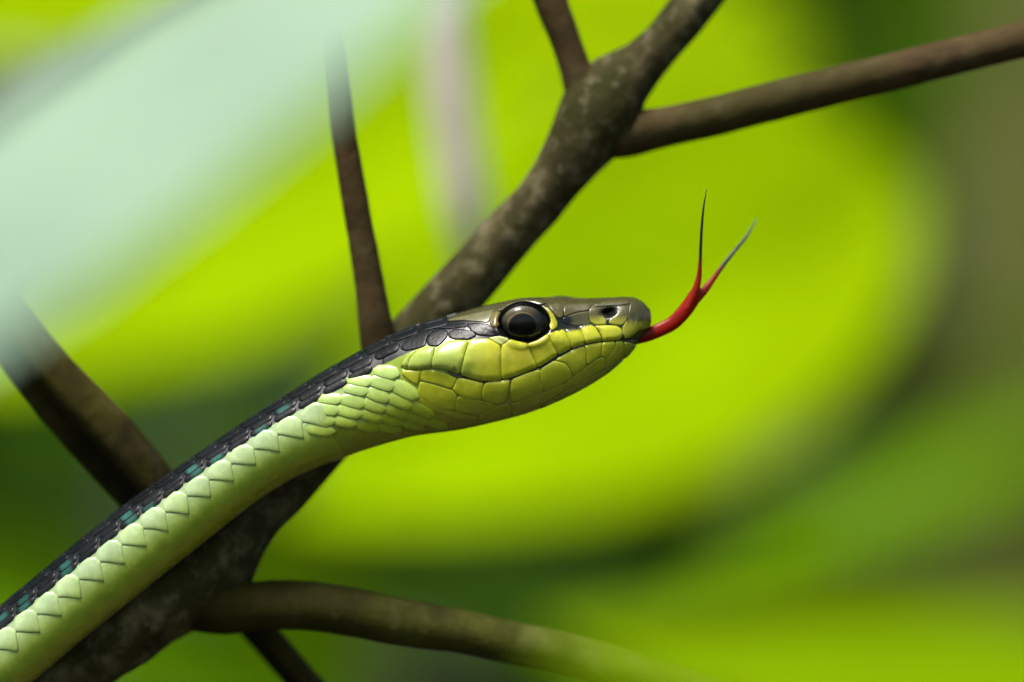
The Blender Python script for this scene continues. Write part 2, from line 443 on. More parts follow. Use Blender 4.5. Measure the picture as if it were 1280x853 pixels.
def inv(px, py):
    """photo pixel on the near flank -> (sigma, theta)"""
    px = np.asarray(px, float); py = np.asarray(py, float)
    S, TH = [], []
    HM = np.searchsorted(SIG, 1100)
    T, B = TAB[:HM, 0:2], TAB[:HM, 2:4]
    D = T - B
    for x, y in zip(px.ravel(), py.ravel()):
        cr = (x - B[:, 0]) * D[:, 1] - (y - B[:, 1]) * D[:, 0]
        tt = ((x - B[:, 0]) * D[:, 0] + (y - B[:, 1]) * D[:, 1]) / np.maximum((D ** 2).sum(1), 1e-6)
        perp = np.abs(cr) / np.maximum(np.linalg.norm(D, axis=1), 1e-6) + np.where((tt < -0.05) | (tt > 1.05), 40, 0)
        k = int(np.argmin(perp))
        t = np.clip(2 * tt[k] - 1, -0.9995, 0.9995); p = TAB[k, 5]
        S.append(SIG[k]); TH.append(math.acos(math.copysign(abs(t) ** (p / 2), t)))
    return np.array(S), np.array(TH)

def to_world(P):
    P = np.asarray(P)
    return np.stack([(P[..., 0] - 640) * U, P[..., 1] * U, ZC - (P[..., 2] - 426.5) * U], -1)

OLIVE = np.array((0.085, 0.078, 0.028)); INK = np.array((0.007, 0.008, 0.010)); LIP = np.array((0.56, 0.58, 0.030))
MINT = np.array((0.50, 0.66, 0.36)); LEAFG = np.array((0.38, 0.53, 0.055)); BELLY = np.array((0.38, 0.41, 0.016)); TEAL = np.array((0.028, 0.12, 0.105))

def lerp(a, b, t):
    t = np.clip(t, 0, 1)[..., None]
    return a * (1 - t) + b * t

def flank_colour(s, th):
    """green of the neck and body, paler towards the back"""
    d = np.degrees(np.abs(th))
    c = lerp(np.broadcast_to(MINT, d.shape + (3,)), LEAFG, (d - 70) / 38)
    c = lerp(c, BELLY, (d - 108) / 34)
    x = np.interp(s, SIG, MID[:, 0])
    c = lerp(c, lerp(np.broadcast_to(LEAFG * 1.05, d.shape + (3,)), LIP * 0.9, (d - 75) / 40), (x - 390) / 110)
    c = lerp(c, np.array((0.55, 0.56, 0.34)), (d - 166) / 8)
    return c

def base_colour(P, s, th):
    d = np.degrees(np.abs(th)); x, z = P[..., 0], P[..., 2]
    c = flank_colour(s, th) * 0.8
    dark = np.interp(x, [300, 420, 520, 560, 600], [60, 62, 58, 52, 40])
    xm = np.interp(s, SIG, MID[:, 0])
    c = lerp(c, INK, (dark - d) / 2.0)
    # head
    head = np.clip((x - 556) / 8, 0, 1)
    stripe = np.interp(x, [540, 600, 630, 700, 760, 815], [398, 399, 396, 385, 398, 398])
    hc = np.where((z < stripe)[..., None], OLIVE * 0.8, INK)
    lipz = np.interp(x, [500, 540, 580, 610, 640, 690, 730, 775, 790, 815], [445, 432, 424, 424, 432, 413, 406, 408, 400, 400])
    mz = np.interp(x, MOUTH[::-1, 0], MOUTH[::-1, 1])
    hc = lerp(hc, np.array((0.07, 0.07, 0.008)), (z - lipz) / 2)
    hc = lerp(hc, np.array((0.33, 0.34, 0.03)), (z - mz - 5) / 4)
    hc = lerp(hc, np.array((0.5, 0.5, 0.3)), (d - 168) / 8)
    hc = lerp(hc, np.array((0.012, 0.012, 0.006)), 1.3 - dist_poly(x, z, MOUTH) / 2.4)  # occlusion shade of the mouth groove put into the colour
    e = ((x - EYE[0]) / EYE[2]) ** 2 + ((z - EYE[1]) / EYE[3]) ** 2
    hc = lerp(hc, np.array((0.006, 0.006, 0.005)), (1.25 - e) / 0.2)
    hc = lerp(hc, np.array((0.003, 0.003, 0.003)), 2.2 * g2(x + 0.5 * (z - 391), z, 760, 391, 10, 6.5))
    c = c * (1 - head[..., None]) + hc * head[..., None]
    return c

snake = empty('snake', W(200, 750, 30))
tag(snake, 'slender green snake with black back stripe and flicking red tongue on branch', 'snake')

def build_body():
    s = np.r_[np.arange(0, 340, 1.1), np.arange(340, 1300, 2.5), np.linspace(1300, SIG[-1], 120)]
    nt_ = 340
    th = np.linspace(-math.pi, math.pi, nt_ + 1)[:-1]
    Sg, Tg = np.meshgrid(s, th, indexing='ij')
    P, N = surf(Sg, Tg)
    P = P - N * 0.5 * np.clip(Sg / 20, 0, 1)[..., None]
    C = base_colour(P, Sg, Tg).reshape(-1, 3)
    V = to_world(P).reshape(-1, 3)
    n = len(s)
    i = np.arange(n - 1)[:, None]; k = np.arange(nt_)[None, :]; k2 = (k + 1) % nt_
    F = np.stack([i*nt_+k, (i+1)*nt_+k, (i+1)*nt_+k2, i*nt_+k2], -1).reshape(-1, 4).tolist()
    F.append(list(range(nt_))); F.append([(n-1)*nt_+k for k in range(nt_)][::-1])
    return mesh_obj('body', V, F, M_SKIN, snake, col=C)
body = build_body()
tag(body, 'smooth green snake body with dark back running into the narrow head')

def resample(poly, step, closed=True, chaikin=1, cut=0.10):
    P = np.asarray(poly, float)
    for _ in range(chaikin):
        Q = np.roll(P, -1, axis=0)
        P = np.stack([P * (1 - cut) + Q * cut, P * cut + Q * (1 - cut)], 1).reshape(-1, P.shape[1])
    Q = np.vstack([P, P[:1]])
    d = np.r_[0, np.cumsum(np.linalg.norm(np.diff(Q, axis=0), axis=1))]
    n = max(10, int(d[-1] / step))
    u = np.linspace(0, d[-1], n + 1)[:-1]
    return np.stack([np.interp(u, d, Q[:, k]) for k in range(P.shape[1])], 1)

def patch(name, poly, mapper, colour, h=1.2, edge=1.3, inset=-0.75, dome=0.0, step=2.2, mat=None, lift=None, soft=6.0):
    """a scale: a domed shell lying on the body. mapper: (n,2) -> sigma, theta;  colour(P, s, th) -> rgb"""
    B = resample(poly, step)
    c = B.mean(0)
    R = np.linalg.norm(B - c, axis=1)
    rm = R.mean()
    insets = [inset - 0.1, inset + 0.3, inset + edge * 0.5, inset + edge, inset + edge * 1.8]
    rings = [np.maximum(0.06, 1 - d / np.maximum(R, 1e-6)) for d in insets]
    prof = [-1.0, -0.1, 0.62, 0.9, 1.0]
    last = rings[-1]
    for f in (0.86, 0.7, 0.48, 0.22):
        rings.append(last * f); prof.append(1.0)
    pts, hh = [], []
    for rg, pf in zip(rings, prof):
        pts.append(c + (B - c) * rg[:, None]); hh.append(np.full(len(B), pf * h))
    pts.append(c[None, :]); hh.append(np.array([h]))
    Q = np.vstack(pts); H = np.concatenate([np.broadcast_to(x, (len(B),)) if np.ndim(x) == 0 else x for x in hh])
    dd = dist_poly(Q[:, 0], Q[:, 1], np.vstack([B, B[:1]]))
    H = np.asarray(H, float) + dome * (1 - (1 - np.minimum(dd / soft, 1)) ** 2) * (H > 0)
    s, th = mapper(Q)
    P, N = surf(s, th)
    if lift is not None: H = H + lift(Q - c) * (np.asarray(H) > -0.5)
    C = colour(P, s, th, Q - c)
    P = P + N * H[:, None]
    V = to_world(P); n = len(B); F = []
    nr = len(rings)
    for r in range(nr - 1):
        for k in range(n):
            k2 = (k + 1) % n
            F.append((r*n+k, r*n+k2, (r+1)*n+k2, (r+1)*n+k))
    for k in range(n): F.append(((nr-1)*n+k, (nr-1)*n+(k+1) % n, nr*n))
    # keep faces outward
    a, b_, d_ = V[F[0][0]], V[F[0][1]], V[F[0][2]]
    nn = np.cross(b_ - a, d_ - a); nz = np.stack([N[0][0], N[0][1], -N[0][2]])
    if np.dot(nn, nz) < 0: F = [f[::-1] for f in F]
    return mesh_obj(name, V, F, mat or M_SKIN, body, col=C)

def pxmap(Q): return inv(Q[:, 0], Q[:, 1])
def stmap(Q): return Q[:, 0], Q[:, 1] / 60.0       # second coordinate = 60 * theta (about pixels)

def z1(L): return [(600 + x / 5.3333, 340 + y / 5.3333) for x, y in L]
def z2(L): return [(420 + x / 5.3333, 360 + y / 5.3333) for x, y in L]
def z3(L): return [(490 + x / 5.33, 400 + y / 5.33) for x, y in L]
def z4(L): return [(640 + x / 6.56, 400 + y / 6.56) for x, y in L]

def lipcol(k=1.0, top=None):
    def f(P, s, th, q):
        x, z = P[:, 0], P[:, 2]
        c = np.tile(LIP * k, (len(x), 1))
        c = lerp(c, np.array((0.44, 0.56, 0.10)), (612 - x) / 50)            # greener towards the cheek
        c = lerp(c, np.array((0.50, 0.42, 0.02)), 0.6 * g2(x, z, 650, 440, 22, 14))
        if top is not None:
            zt = np.interp(x, [680, 700, 720, 735, 750, 780], [419, 415, 412, 407, 402, 400])
            c = lerp(c, INK * 2.0, (zt + top - z + 1.2 * np.sin(x * 1.9)) / 2.2)
        c = lerp(c, np.array((0.22, 0.36, 0.03)), 0.55 * g2(x, z, 584, 459, 6, 6))
        c = lerp(c, INK, 1.4 * g2(x, z, 569, 459.5, 1.5, 1.5))
        return c
    return f
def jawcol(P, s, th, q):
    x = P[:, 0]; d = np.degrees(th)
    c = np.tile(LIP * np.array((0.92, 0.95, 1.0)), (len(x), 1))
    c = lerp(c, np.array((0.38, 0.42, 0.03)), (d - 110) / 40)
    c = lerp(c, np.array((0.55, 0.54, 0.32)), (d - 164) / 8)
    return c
def flat(rgb, to=None, direction=None):
    def f(P, s, th, q):
        return np.tile(np.array(rgb), (len(P), 1))
    return f
def olivecol(P, s, th, q):
    x, z = P[:, 0], P[:, 2]
    n = np.array([mnoise.noise(Vector((a * 0.09, b * 0.15, 0))) for a, b in zip(x, z)])
    c = np.tile(OLIVE, (len(x), 1)) * (1 + 0.35 * n)[:, None]
    c = lerp(c, np.array((0.20, 0.17, 0.02)), (z - 388) / 20 * (x > 640))
    return c
def rostral(P, s, th, q):
    x, z = P[:, 0], P[:, 2]
    return lerp(np.tile(OLIVE * 0.8, (len(x), 1)), np.array((0.42, 0.42, 0.04)), (z - 399 + 2 * np.sin(x)) / 7)
def nasalcol(P, s, th, q):
    x, z = P[:, 0], P[:, 2]
    c = lerp(np.tile(OLIVE * 1.1, (len(x), 1)), np.array((0.40, 0.40, 0.03)), (z - 394) / 9)
    return lerp(c, INK, 1.5 * g2(x, z, 757, 391, 11, 6.5) - 0.3)
def lorealcol(P, s, th, q):
    x, z = P[:, 0], P[:, 2]
    c = np.tile(OLIVE * 1.05, (len(x), 1))
    return lerp(c, INK, 2.4 * g2(x, z, 706, 401, 10, 6) - 0.5)
def preoc(P, s, th, q):
    x, z = P[:, 0], P[:, 2]
    c = lerp(np.tile(np.array((0.30, 0.26, 0.02)), (len(x), 1)), np.array((0.52, 0.50, 0.03)), (z - 388) / 12)
    return c

HEAD = [
 ('rostral_scale', z1([(1000,172),(1040,178),(1098,218),(1128,272),(1132,330),(1122,372),(1060,384),(1010,425),(962,446),(948,405),(948,368),(978,320),(994,240)]), rostral, 1.0),
 ('lip_scale', z1([(760,364),(830,359),(908,363),(940,388),(945,418),(930,447),(880,456),(812,463),(810,430),(792,392)]), lipcol(1.0), 1.6),
 ('lip_scale', z1([(650,367),(700,349),(735,352),(765,377),(795,420),(806,461),(740,468),(698,479),(691,440),(673,397)]), lipcol(1.0, 2.5), 1.5),
 ('lip_scale', z1([(562,387),(600,374),(645,368),(668,400),(689,445),(692,481),(640,498),(605,506),(595,465),(573,412)]), lipcol(1.0, 3.5), 1.4),
 ('lip_scale', z1([(457,410),(500,395),(555,386),(570,415),(592,470),(602,507),(540,541),(516,546),(490,500),(467,450)]), lipcol(1.0, 0.0), 1.4),
 ('lip_scale', z1([(320,482),(380,462),(450,417),(462,455),(488,505),(513,549),(440,601),(383,633),(366,590),(336,522)]), lipcol(1.0), 1.3),
 ('lip_scale', z1([(147,492),(200,453),(260,469),(315,482),(330,525),(360,590),(379,633),(300,666),(200,701),(146,713),(140,600)]), lipcol(1.0), 1.3),
 ('cheek_scale', z1([(60,440),(130,430),(195,448),(145,488),(100,465)]), flat((0.56, 0.62, 0.22)), 1.0),
 ('lip_scale', z2([(892,350),(960,341),(1020,341),(1094,387),(1101,440),(1099,485),(1103,606),(1050,615),(960,615),(900,597),(834,570),(850,500),(872,420)]), lipcol(1.0), 1.6),
 ('lip_scale', z2([(760,355),(820,350),(886,355),(868,410),(846,490),(829,571),(760,545),(700,532),(645,527),(650,470),(680,402),(705,385)]), lipcol(1.0), 1.8),
 ('lip_scale', z2([(545,418),(600,401),(669,396),(652,440),(640,526),(580,534),(520,543),(490,540),(484,522),(502,472)]), lipcol(1.0), 1.8),
 ('lip_scale', z2([(468,472),(500,430),(543,416),(504,470),(484,522),(486,540),(455,530),(446,505)]), lipcol(1.0), 1.5),
 # lower jaw
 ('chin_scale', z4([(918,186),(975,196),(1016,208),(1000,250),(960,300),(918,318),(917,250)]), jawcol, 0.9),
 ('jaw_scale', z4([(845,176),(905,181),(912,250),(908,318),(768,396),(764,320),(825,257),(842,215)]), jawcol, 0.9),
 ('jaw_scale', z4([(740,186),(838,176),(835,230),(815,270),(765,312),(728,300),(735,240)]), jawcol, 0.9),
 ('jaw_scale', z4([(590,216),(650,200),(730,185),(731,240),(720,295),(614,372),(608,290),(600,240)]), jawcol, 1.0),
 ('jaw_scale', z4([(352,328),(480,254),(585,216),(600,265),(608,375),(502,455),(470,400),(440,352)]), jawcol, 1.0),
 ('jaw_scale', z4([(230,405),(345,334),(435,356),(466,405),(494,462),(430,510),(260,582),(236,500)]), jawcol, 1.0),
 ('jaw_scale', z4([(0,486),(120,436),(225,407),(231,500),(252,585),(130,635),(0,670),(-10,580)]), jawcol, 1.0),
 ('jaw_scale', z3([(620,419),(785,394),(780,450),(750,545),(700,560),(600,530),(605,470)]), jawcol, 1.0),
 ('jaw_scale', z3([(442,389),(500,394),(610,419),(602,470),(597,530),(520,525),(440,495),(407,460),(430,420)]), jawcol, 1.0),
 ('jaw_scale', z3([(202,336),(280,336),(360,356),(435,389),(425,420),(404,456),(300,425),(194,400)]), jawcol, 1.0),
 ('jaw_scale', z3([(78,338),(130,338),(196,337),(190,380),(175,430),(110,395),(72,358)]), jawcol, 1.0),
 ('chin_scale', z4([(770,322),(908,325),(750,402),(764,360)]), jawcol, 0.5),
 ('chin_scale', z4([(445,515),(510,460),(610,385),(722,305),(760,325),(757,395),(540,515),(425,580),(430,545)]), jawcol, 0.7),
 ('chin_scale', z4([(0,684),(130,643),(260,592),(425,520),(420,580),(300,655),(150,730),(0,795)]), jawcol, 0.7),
 ('chin_scale', z4([(912,330),(870,380),(760,455),(600,548),(420,648),(220,735),(300,668),(540,527),(750,412)]), jawcol, 0.5),
 ('throat_scale', z3([(196,408),(400,465),(435,500),(420,600),(300,580),(178,492)]), jawcol, 0.6),
 ('throat_scale', z3([(440,505),(590,537),(700,567),(640,600),(570,630),(425,602)]), jawcol, 0.6),
 ('throat_scale', z3([(580,634),(700,578),(780,558),(795,640),(740,655),(640,672),(585,665)]), jawcol, 0.5),
 ('throat_scale', z3([(120,440),(180,500),(300,588),(418,608),(560,640),(575,668),(420,650),(250,590),(150,520)]), jawcol, 0.5),
 # crown and side of the snout
 ('crown_scale', z1([(560,222),(650,216),(742,216),(720,258),(640,270),(560,300),(556,250)]), olivecol, 0.9),
 ('crown_scale', z1([(752,222),(800,206),(900,192),(992,188),(992,216),(900,225),(780,232)]), olivecol, 0.9),
 ('nasal_scale', z1([(725,250),(755,234),(788,245),(812,285),(836,325),(836,350),(762,350),(730,332)]), nasalcol, 1.0),
 ('nasal_scale', z1([(905,236),(984,234),(984,290),(965,335),(940,356),(862,346),(855,325),(890,305),(912,275)]), nasalcol, 1.0),
 ('loreal_scale', z1([(548,312),(640,277),(715,266),(727,335),(738,347),(640,360),(560,342)]), lorealcol, 0.9),
 ('eye_scale', z1([(408,238),(450,242),(488,290),(512,340),(509,372),(470,395),(463,350),(455,300),(432,262)]), preoc, 1.5),
 ('eye_scale', z1([(455,218),(540,214),(551,240),(551,298),(522,310),(500,280),(472,248)]), olivecol, 0.9),
 ('brow_scale', z1([(112,262),(200,215),(300,190),(420,200),(440,212),(400,226),(340,212),(290,206),(220,222),(152,264)]), olivecol, 1.6),
 ('eye_scale', z1([(65,350),(75,290),(105,266),(140,275),(133,330),(125,365),(90,370)]), flat((0.16, 0.13, 0.03)), 1.3),
 ('crown_scale', z2([(720,222),(800,203),(920,176),(1040,150),(1056,152),(1034,190),(1018,232),(930,224),(860,215),(770,222)]), flat((0.15, 0.14, 0.06)), 0.9),
 ('temple_scale', z2([(872,244),(940,236),(1018,243),(1040,272),(1108,302),(1050,325),(950,316),(905,290)]), flat(INK), 0.9),
 ('temple_scale', z2([(752,300),(790,277),(860,279),(918,292),(938,320),(890,344),(800,344),(756,330)]), flat(INK), 0.9),
 ('temple_scale', z2([(626,312),(652,288),(720,274),(748,292),(744,325),(710,365),(680,390),(622,385),(607,350)]), flat(INK), 0.9),
 ('temple_scale', z2([(642,272),(730,238),(858,238),(876,258),(770,272),(700,270)]), flat(INK * 1.5), 0.8),
 ('temple_scale', z2([(470,350),(540,270),(600,272),(622,300),(606,342),(598,385),(540,405),(470,420),(432,402)]), flat(INK), 0.8),
]
for nm, poly, colf, h in HEAD:
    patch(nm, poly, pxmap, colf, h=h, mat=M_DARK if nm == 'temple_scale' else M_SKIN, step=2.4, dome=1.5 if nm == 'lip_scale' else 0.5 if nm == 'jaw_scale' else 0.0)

def sig_at_x(x):      # sigma whose axis midpoint has this photo x
    k = np.searchsorted(-MID[:, 0], -x); return SIG[min(k, NS - 1)]

random.seed(11)
R60 = 60.0 * math.pi / 180
# flank scales of the body: pale diamonds, then belly scutes
S0, S1 = sig_at_x(428) + 30, sig_at_x(-70)
STEP = 34.0
def flankcol(P, s, th, q):
    return flank_colour(s, th)
def diamcol(P, s, th, q):
    c = flank_colour(s, th)
    v = 1 + 0.08 * random.uniform(-1, 1)
    return c * np.array((1.0 * v, 1.0 * v, 1.0))
k = 0
s = S0
while s < S1:
    st = STEP
    def D(ds, deg): return (s + ds, deg * R60)
    j = lambda a: random.uniform(-a, a)
    # sigma grows towards the tail: the tooth of each scale leans to the head side (minus)
    poly = [D(-17, 78 + j(1)), D(-15, 68), D(-7, 60.5 + j(1)), D(5, 60.5 + j(1)), D(14, 68), D(17, 78 + j(1)), D(5, 89.5), D(-6 + j(1.5), 101 + j(1.5)), D(-12, 89)]
    patch('flank_scale', poly, stmap, diamcol, h=1.2, edge=1.0, inset=-0.3, dome=0.8, step=2.0)
    top = [D(-6, 101), D(3, 92), D(17, 80), D(20, 86), D(28, 101), D(30, 130), D(32, 160), D(32, 182), D(-2, 182), D(-2, 160), D(-4, 130)]
    patch('belly_scale', top, stmap, flankcol, h=0.32, edge=1.5, inset=-0.6, step=4.0)
    s += st; k += 1
# back scales: long dark plates in rows
def backcol(flag):
    def f(P, s, th, q):
        c = np.tile(INK * random.uniform(0.8, 1.7), (len(P), 1))
        if flag: c0 = random.uniform(-5, 5); c = lerp(c, TEAL * random.uniform(0.5, 1.1), (9.5 - np.abs(q[:, 0] - c0)) / 4 * (q[:, 1] > -3))
        return c
    return f
for row, (deg, hw, off) in enumerate(((-9, 8.2, 0), (9, 8.2, 17), (26, 8.0, 3), (42.5, 7.6, 20), (55, 6, 5))):
    s = sig_at_x((572, 572, 560, 520, 470)[row]) + off
    while s < S1:
        L = 16.2 + random.uniform(-0.6, 0.6)
        f = 1.0 if s > sig_at_x(400) else 1.1
        poly = [(s - L, deg * R60), (s - L + 4, (deg - hw) * R60), (s + L - 4, (deg - hw) * R60), (s + L, (deg + 1) * R60), (s + L - 4, (deg + hw) * R60), (s - L + 4, (deg + hw) * R60)]
        patch('back_scale', poly, stmap, backcol(s > sig_at_x(385) and ((row == 3 and random.random() < 0.6) or (row == 4 and random.random() < 0.3))), h=0.8, edge=1.1, inset=-0.2, dome=0.5, step=3.4, mat=M_DARK)
        s += 33.5
# small overlapping neck scales between jaw and body
sN0, sN1 = sig_at_x(537), sig_at_x(416)
def neckcol(P, s, th, q):
    d = np.degrees(th); x = P[:, 0]
    c = lerp(np.tile(np.array((0.46, 0.64, 0.17)), (len(x), 1)), np.array((0.40, 0.50, 0.030)), (d - 76) / 40)
    return c * random.uniform(0.92, 1.08)
for a in range(-14, 15):
    for b in range(-14, 15):
        cs = (sN0 + sN1) / 2 - 23 * a + 9.5 * b
        cd_ = 88 + 15.5 * a + 10.2 * b
        x = np.interp(cs, SIG, MID[:, 0])
        lo = np.interp(x, [415, 440, 500, 560], [59, 56, 55, 70]); hi = np.interp(x, [400, 440, 500, 600], [98, 122, 152, 152])
        if not (lo + 4 < cd_ < hi and sN0 - 14 < cs < sN1 + 26): continue
        # stay behind the jaw plates
        cs += random.uniform(-1.2, 1.2); cd_ += random.uniform(-0.8, 0.8)
        P0 = surf0(np.array([cs]), np.array([rad(cd_)]))[0]
        if P0[0] > np.interp(P0[2], [430, 455, 470, 490, 515, 545], [503, 502, 507, 522, 545, 560]): continue
        if P0[0] < 392: continue
        ex = np.array((-0.80, 0.62)); ey = np.array((0.62, 0.80))
        c0 = np.array((cs, cd_ * R60))
        sz = random.uniform(0.93, 1.06)
        L, Wd = 18.5 * sz, 8.6 * sz
        poly = [c0 + ex * u * L + ey * v * Wd for u, v in ((-1, 0), (-0.72, -0.8), (-0.1, -1.0), (0.62, -0.85), (1.0, 0), (0.6, 0.9), (-0.1, 1.0), (-0.72, 0.8))]
        patch('neck_scale', poly, stmap, neckcol, h=0.6, edge=1.0, inset=-0.5, dome=1.0, step=2.6, lift=lambda q: 0.11 * (q @ ey) + 0.03 * (q @ ex))

patch('nostril', z1([(808,262),(830,248),(870,246),(898,258),(900,280),(880,298),(858,305),(840,300),(822,282)]), pxmap, flat((0.003, 0.003, 0.003)), h=0.25, edge=1.0, mat=M_BLACK, step=2.0)
# ---- eye
def dome(name, cx, cy, rx, ry, y0, hgt, r0, r1, mat, parent, nr=10, na=56, colf=None, tilt=(0, 0)):
    V, F, C = [], [], []
    for i in range(nr + 1):
        r = r0 + (r1 - r0) * i / nr
        for k in range(na):
            a = 2 * math.pi * k / na
            dx, dz = rx * r * math.cos(a), ry * r * math.sin(a)
            y = y0 - hgt * math.sqrt(max(0, 1 - r * r)) + tilt[0] * dx + tilt[1] * dz
            V.append((cx + dx, y, cy + dz)); C.append(colf(dx / rx, dz / ry) if colf else (0, 0, 0))
    for i in range(nr):
        for k in range(na):
            k2 = (k + 1) % na
            F.append((i*na+k, (i+1)*na+k, (i+1)*na+k2, i*na+k2))
    VW = to_world(np.array(V)); f = F[na * (nr // 2)]
    if np.cross(VW[f[1]] - VW[f[0]], VW[f[2]] - VW[f[0]])[1] > 0: F = [q[::-1] for q in F]
    return mesh_obj(name, VW, F, mat, parent, col=np.array(C))
sE, tE = inv(np.array([EYE[0]]), np.array([EYE[1]]))
yE = float(surf0(sE, tE + 0.0)[0][1]) - 12.0       # undo the socket: level of the skin round the eye
tl = (0.02, 0.02)
eye = dome('eye', EYE[0], EYE[1], EYE[2] * 1.0, EYE[3] * 1.0, yE + 7, 5, 0.0, 1.0, M_BLACK, snake, tilt=tl)
tag(eye, 'large glossy dark eye with gold rimmed round pupil')
def iriscol(u, v):
    a = math.atan2(-v, u); r = math.hypot(u, v)
    gold = np.array((0.30, 0.22, 0.05)); pale = np.array((0.62, 0.46, 0.16)); dk = np.array((0.012, 0.012, 0.008)); ol = np.array((0.13, 0.13, 0.02))
    w = max(0.0, math.cos(a - rad(125))) ** 0.7
    w = w * 0.42
    c = dk * (1 - w) + (gold * 0.9 * (0.5 + 0.5 * math.sin(9 * a + 5 * r)) * 0.4 + gold * 0.25 + ol * 0.35) * w
    ring = math.exp(-((math.hypot(u + 0.02, v - 0.12) - 0.70) / 0.035) ** 2) * (0.06 + 0.8 * w)
    return tuple(c * (1 - ring) + pale * ring)
dome('iris', 653.6, 404.4, 26.5, 21.8, yE + 4.5, 5.0, 0.55, 1.0, M_IRIS, eye, colf=iriscol, tilt=tl)
dome('pupil', 652.9, 407.6, 17.0, 15.6, yE + 0.2, 2.0, 0.0, 1.0, M_BLACK, eye, tilt=tl)
dome('cornea', EYE[0], EYE[1], EYE[2] * 1.0, EYE[3] * 1.0, yE + 6.5, 17.0, 0.0, 1.0, M_CORNEA, eye, nr=24, tilt=tl)
# raised dark rim round the eye
rim = []
for k in range(61):
    a = 2 * math.pi * k / 60
    px, py = EYE[0] + (EYE[2] + 1.0) * math.cos(a), EYE[1] + (EYE[3] + 1.0) * math.sin(a)
    rim.append((px, yE + 4.0 + tl[0] * (px - EYE[0]) + tl[1] * (py - EYE[1]), py))
tube('eye_rim', [(*p, 1.5 * U) for p in to_world(np.array(rim))], M_BLACK, eye, seg=10, n=90)

# ---- tongue
def tongue():
    rows = [(776, 425.4, -4, 5.5), (785, 425.6, -4, 6.5), (795, 423.2, -4, 7.6), (806, 420.0, -4, 8.3), (824, 413.0, -4, 8.6), (841, 404.0, -4, 8.8), (854, 391.0, -4, 9.0), (864, 377.5, -4, 8.8), (870, 367, -4, 7.6), (873, 362.5, -4, 5.5), (874.5, 359.5, -4, 1.0)]
    n = 90
    def cols(n, segs, f):
        u = np.repeat(np.linspace(0, 1, n), segs); return np.array([f(x) for x in u])
    def redf(u):
        a = np.array((0.20, 0.006, 0.003)); b = np.array((0.30, 0.006, 0.0015)); c = np.array((0.27, 0.020, 0.004))
        return a + (b - a) * min(1, u / 0.35) if u < 0.75 else b + (c - b) * min(1, (u - 0.75) / 0.25)
    t = tube('tongue', pp(rows), M_TONGUE, snake, seg=24, n=n, col=cols(n, 24, redf), flat=0.55)
    tag(t, 'red tongue forking into two thin dark tips')
    def tipf(u):
        k0 = np.array((0.33, 0.015, 0.004)); k1 = np.array((0.02, 0.022, 0.025)); k2 = np.array((0.10, 0.12, 0.13))
        if u < 0.30: return k0
        if u < 0.48: return k0 + (k1 - k0) * (u - 0.30) / 0.18
        return k1 + (k2 - k1) * (u - 0.48) / 0.52
    A = [(858, 388, -6, 4.5), (865, 373, -7, 5.2), (870, 360, -8, 4.6), (873.2, 347, -9, 3.6), (874.6, 331, -11, 2.4), (875.3, 310, -15, 1.9), (876, 290, -22, 1.7), (878, 262, -34, 1.2), (881.5, 238, -46, 0.4)]
    B = [(862, 385, -2, 4.5), (870, 374, -1, 6.0), (879, 365, 0, 5.2), (890.5, 350.7, 4, 3.6), (905, 331.0, 9, 2.6), (920, 312.5, 18, 2.2), (934, 296, 30, 1.8), (948, 272, 46, 0.5)]
    for R in (A, B):
        tube('fork_tip', pp(R), M_TONGUE, t, seg=16, n=70, col=cols(70, 16, tipf), flat=0.7)
tongue()

# ------------------------------------------------------------------ leaves
def leaf_mesh(L, Wd, fold=0.18, droop=0.15, nu=26, nv=14, shape=0.85, wave=0.0, seed=0):
    """leaf along +X from the origin, upper face +Z; returns verts, faces, uv"""
    V, F, UV = [], [], []
    for i in range(nu + 1):
        u = i / nu
        w = (math.sin(math.pi * min(1, u ** shape)) ** 0.75) * (1 - 0.25 * u) * Wd / 2
        w = max(w, 0.0008 * L)
        for j in range(nv + 1):
            v = -1 + 2 * j / nv
            z = fold * abs(v) * w - droop * L * u * u + wave * L * math.sin(u * 9 + seed + v * 2) * abs(v) * 0.3
            ribs = 0.006 * L * abs(math.sin((u * 9 - abs(v) * 2.5) * math.pi)) * min(1, 4 * abs(v)) * (1 if w > 0.05 * L else 0)
            V.append((L * u, v * w, z + ribs * 0.6)); UV.append((u, 0.5 + v * 0.5))
    for i in range(nu):
        for j in range(nv):
            a = i * (nv + 1) + j; F.append((a, a + nv + 1, a + nv + 2, a + 1))
    return np.array(V), F, UV

def place_leaf(name, parent, base, direction, normal, L, Wd, mat, **kw):
    V, F, UV = leaf_mesh(L, Wd, **kw)
    a = Vector(direction).normalized(); n = Vector(normal); n = (n - a * n.dot(a)).normalized(); b = n.cross(a)
    R = np.array([a, b, n]).T
    Vw = V @ R.T + np.array(base)
    return mesh_obj(name, Vw, F, mat, parent, uv=UV)

def leaf_at(parent, px, py, D, ang, Lpx, Wpx, mat, normal=(0, 0.55, 0.83), ky=0.0, **kw):
    """leaf centred on a pixel at distance D; ang = direction of its tip in the picture (degrees, 0 right, 90 up)"""
    k = pxm(D); L, Wd = Lpx * k, Wpx * k
    d = Vector((math.cos(rad(ang)), ky, math.sin(rad(ang)))).normalized()
    base = at(px, py, D) - d * L * 0.5
    o = place_leaf('leaf', parent, base, d, normal, L, Wd, mat, **kw)
    return o, base

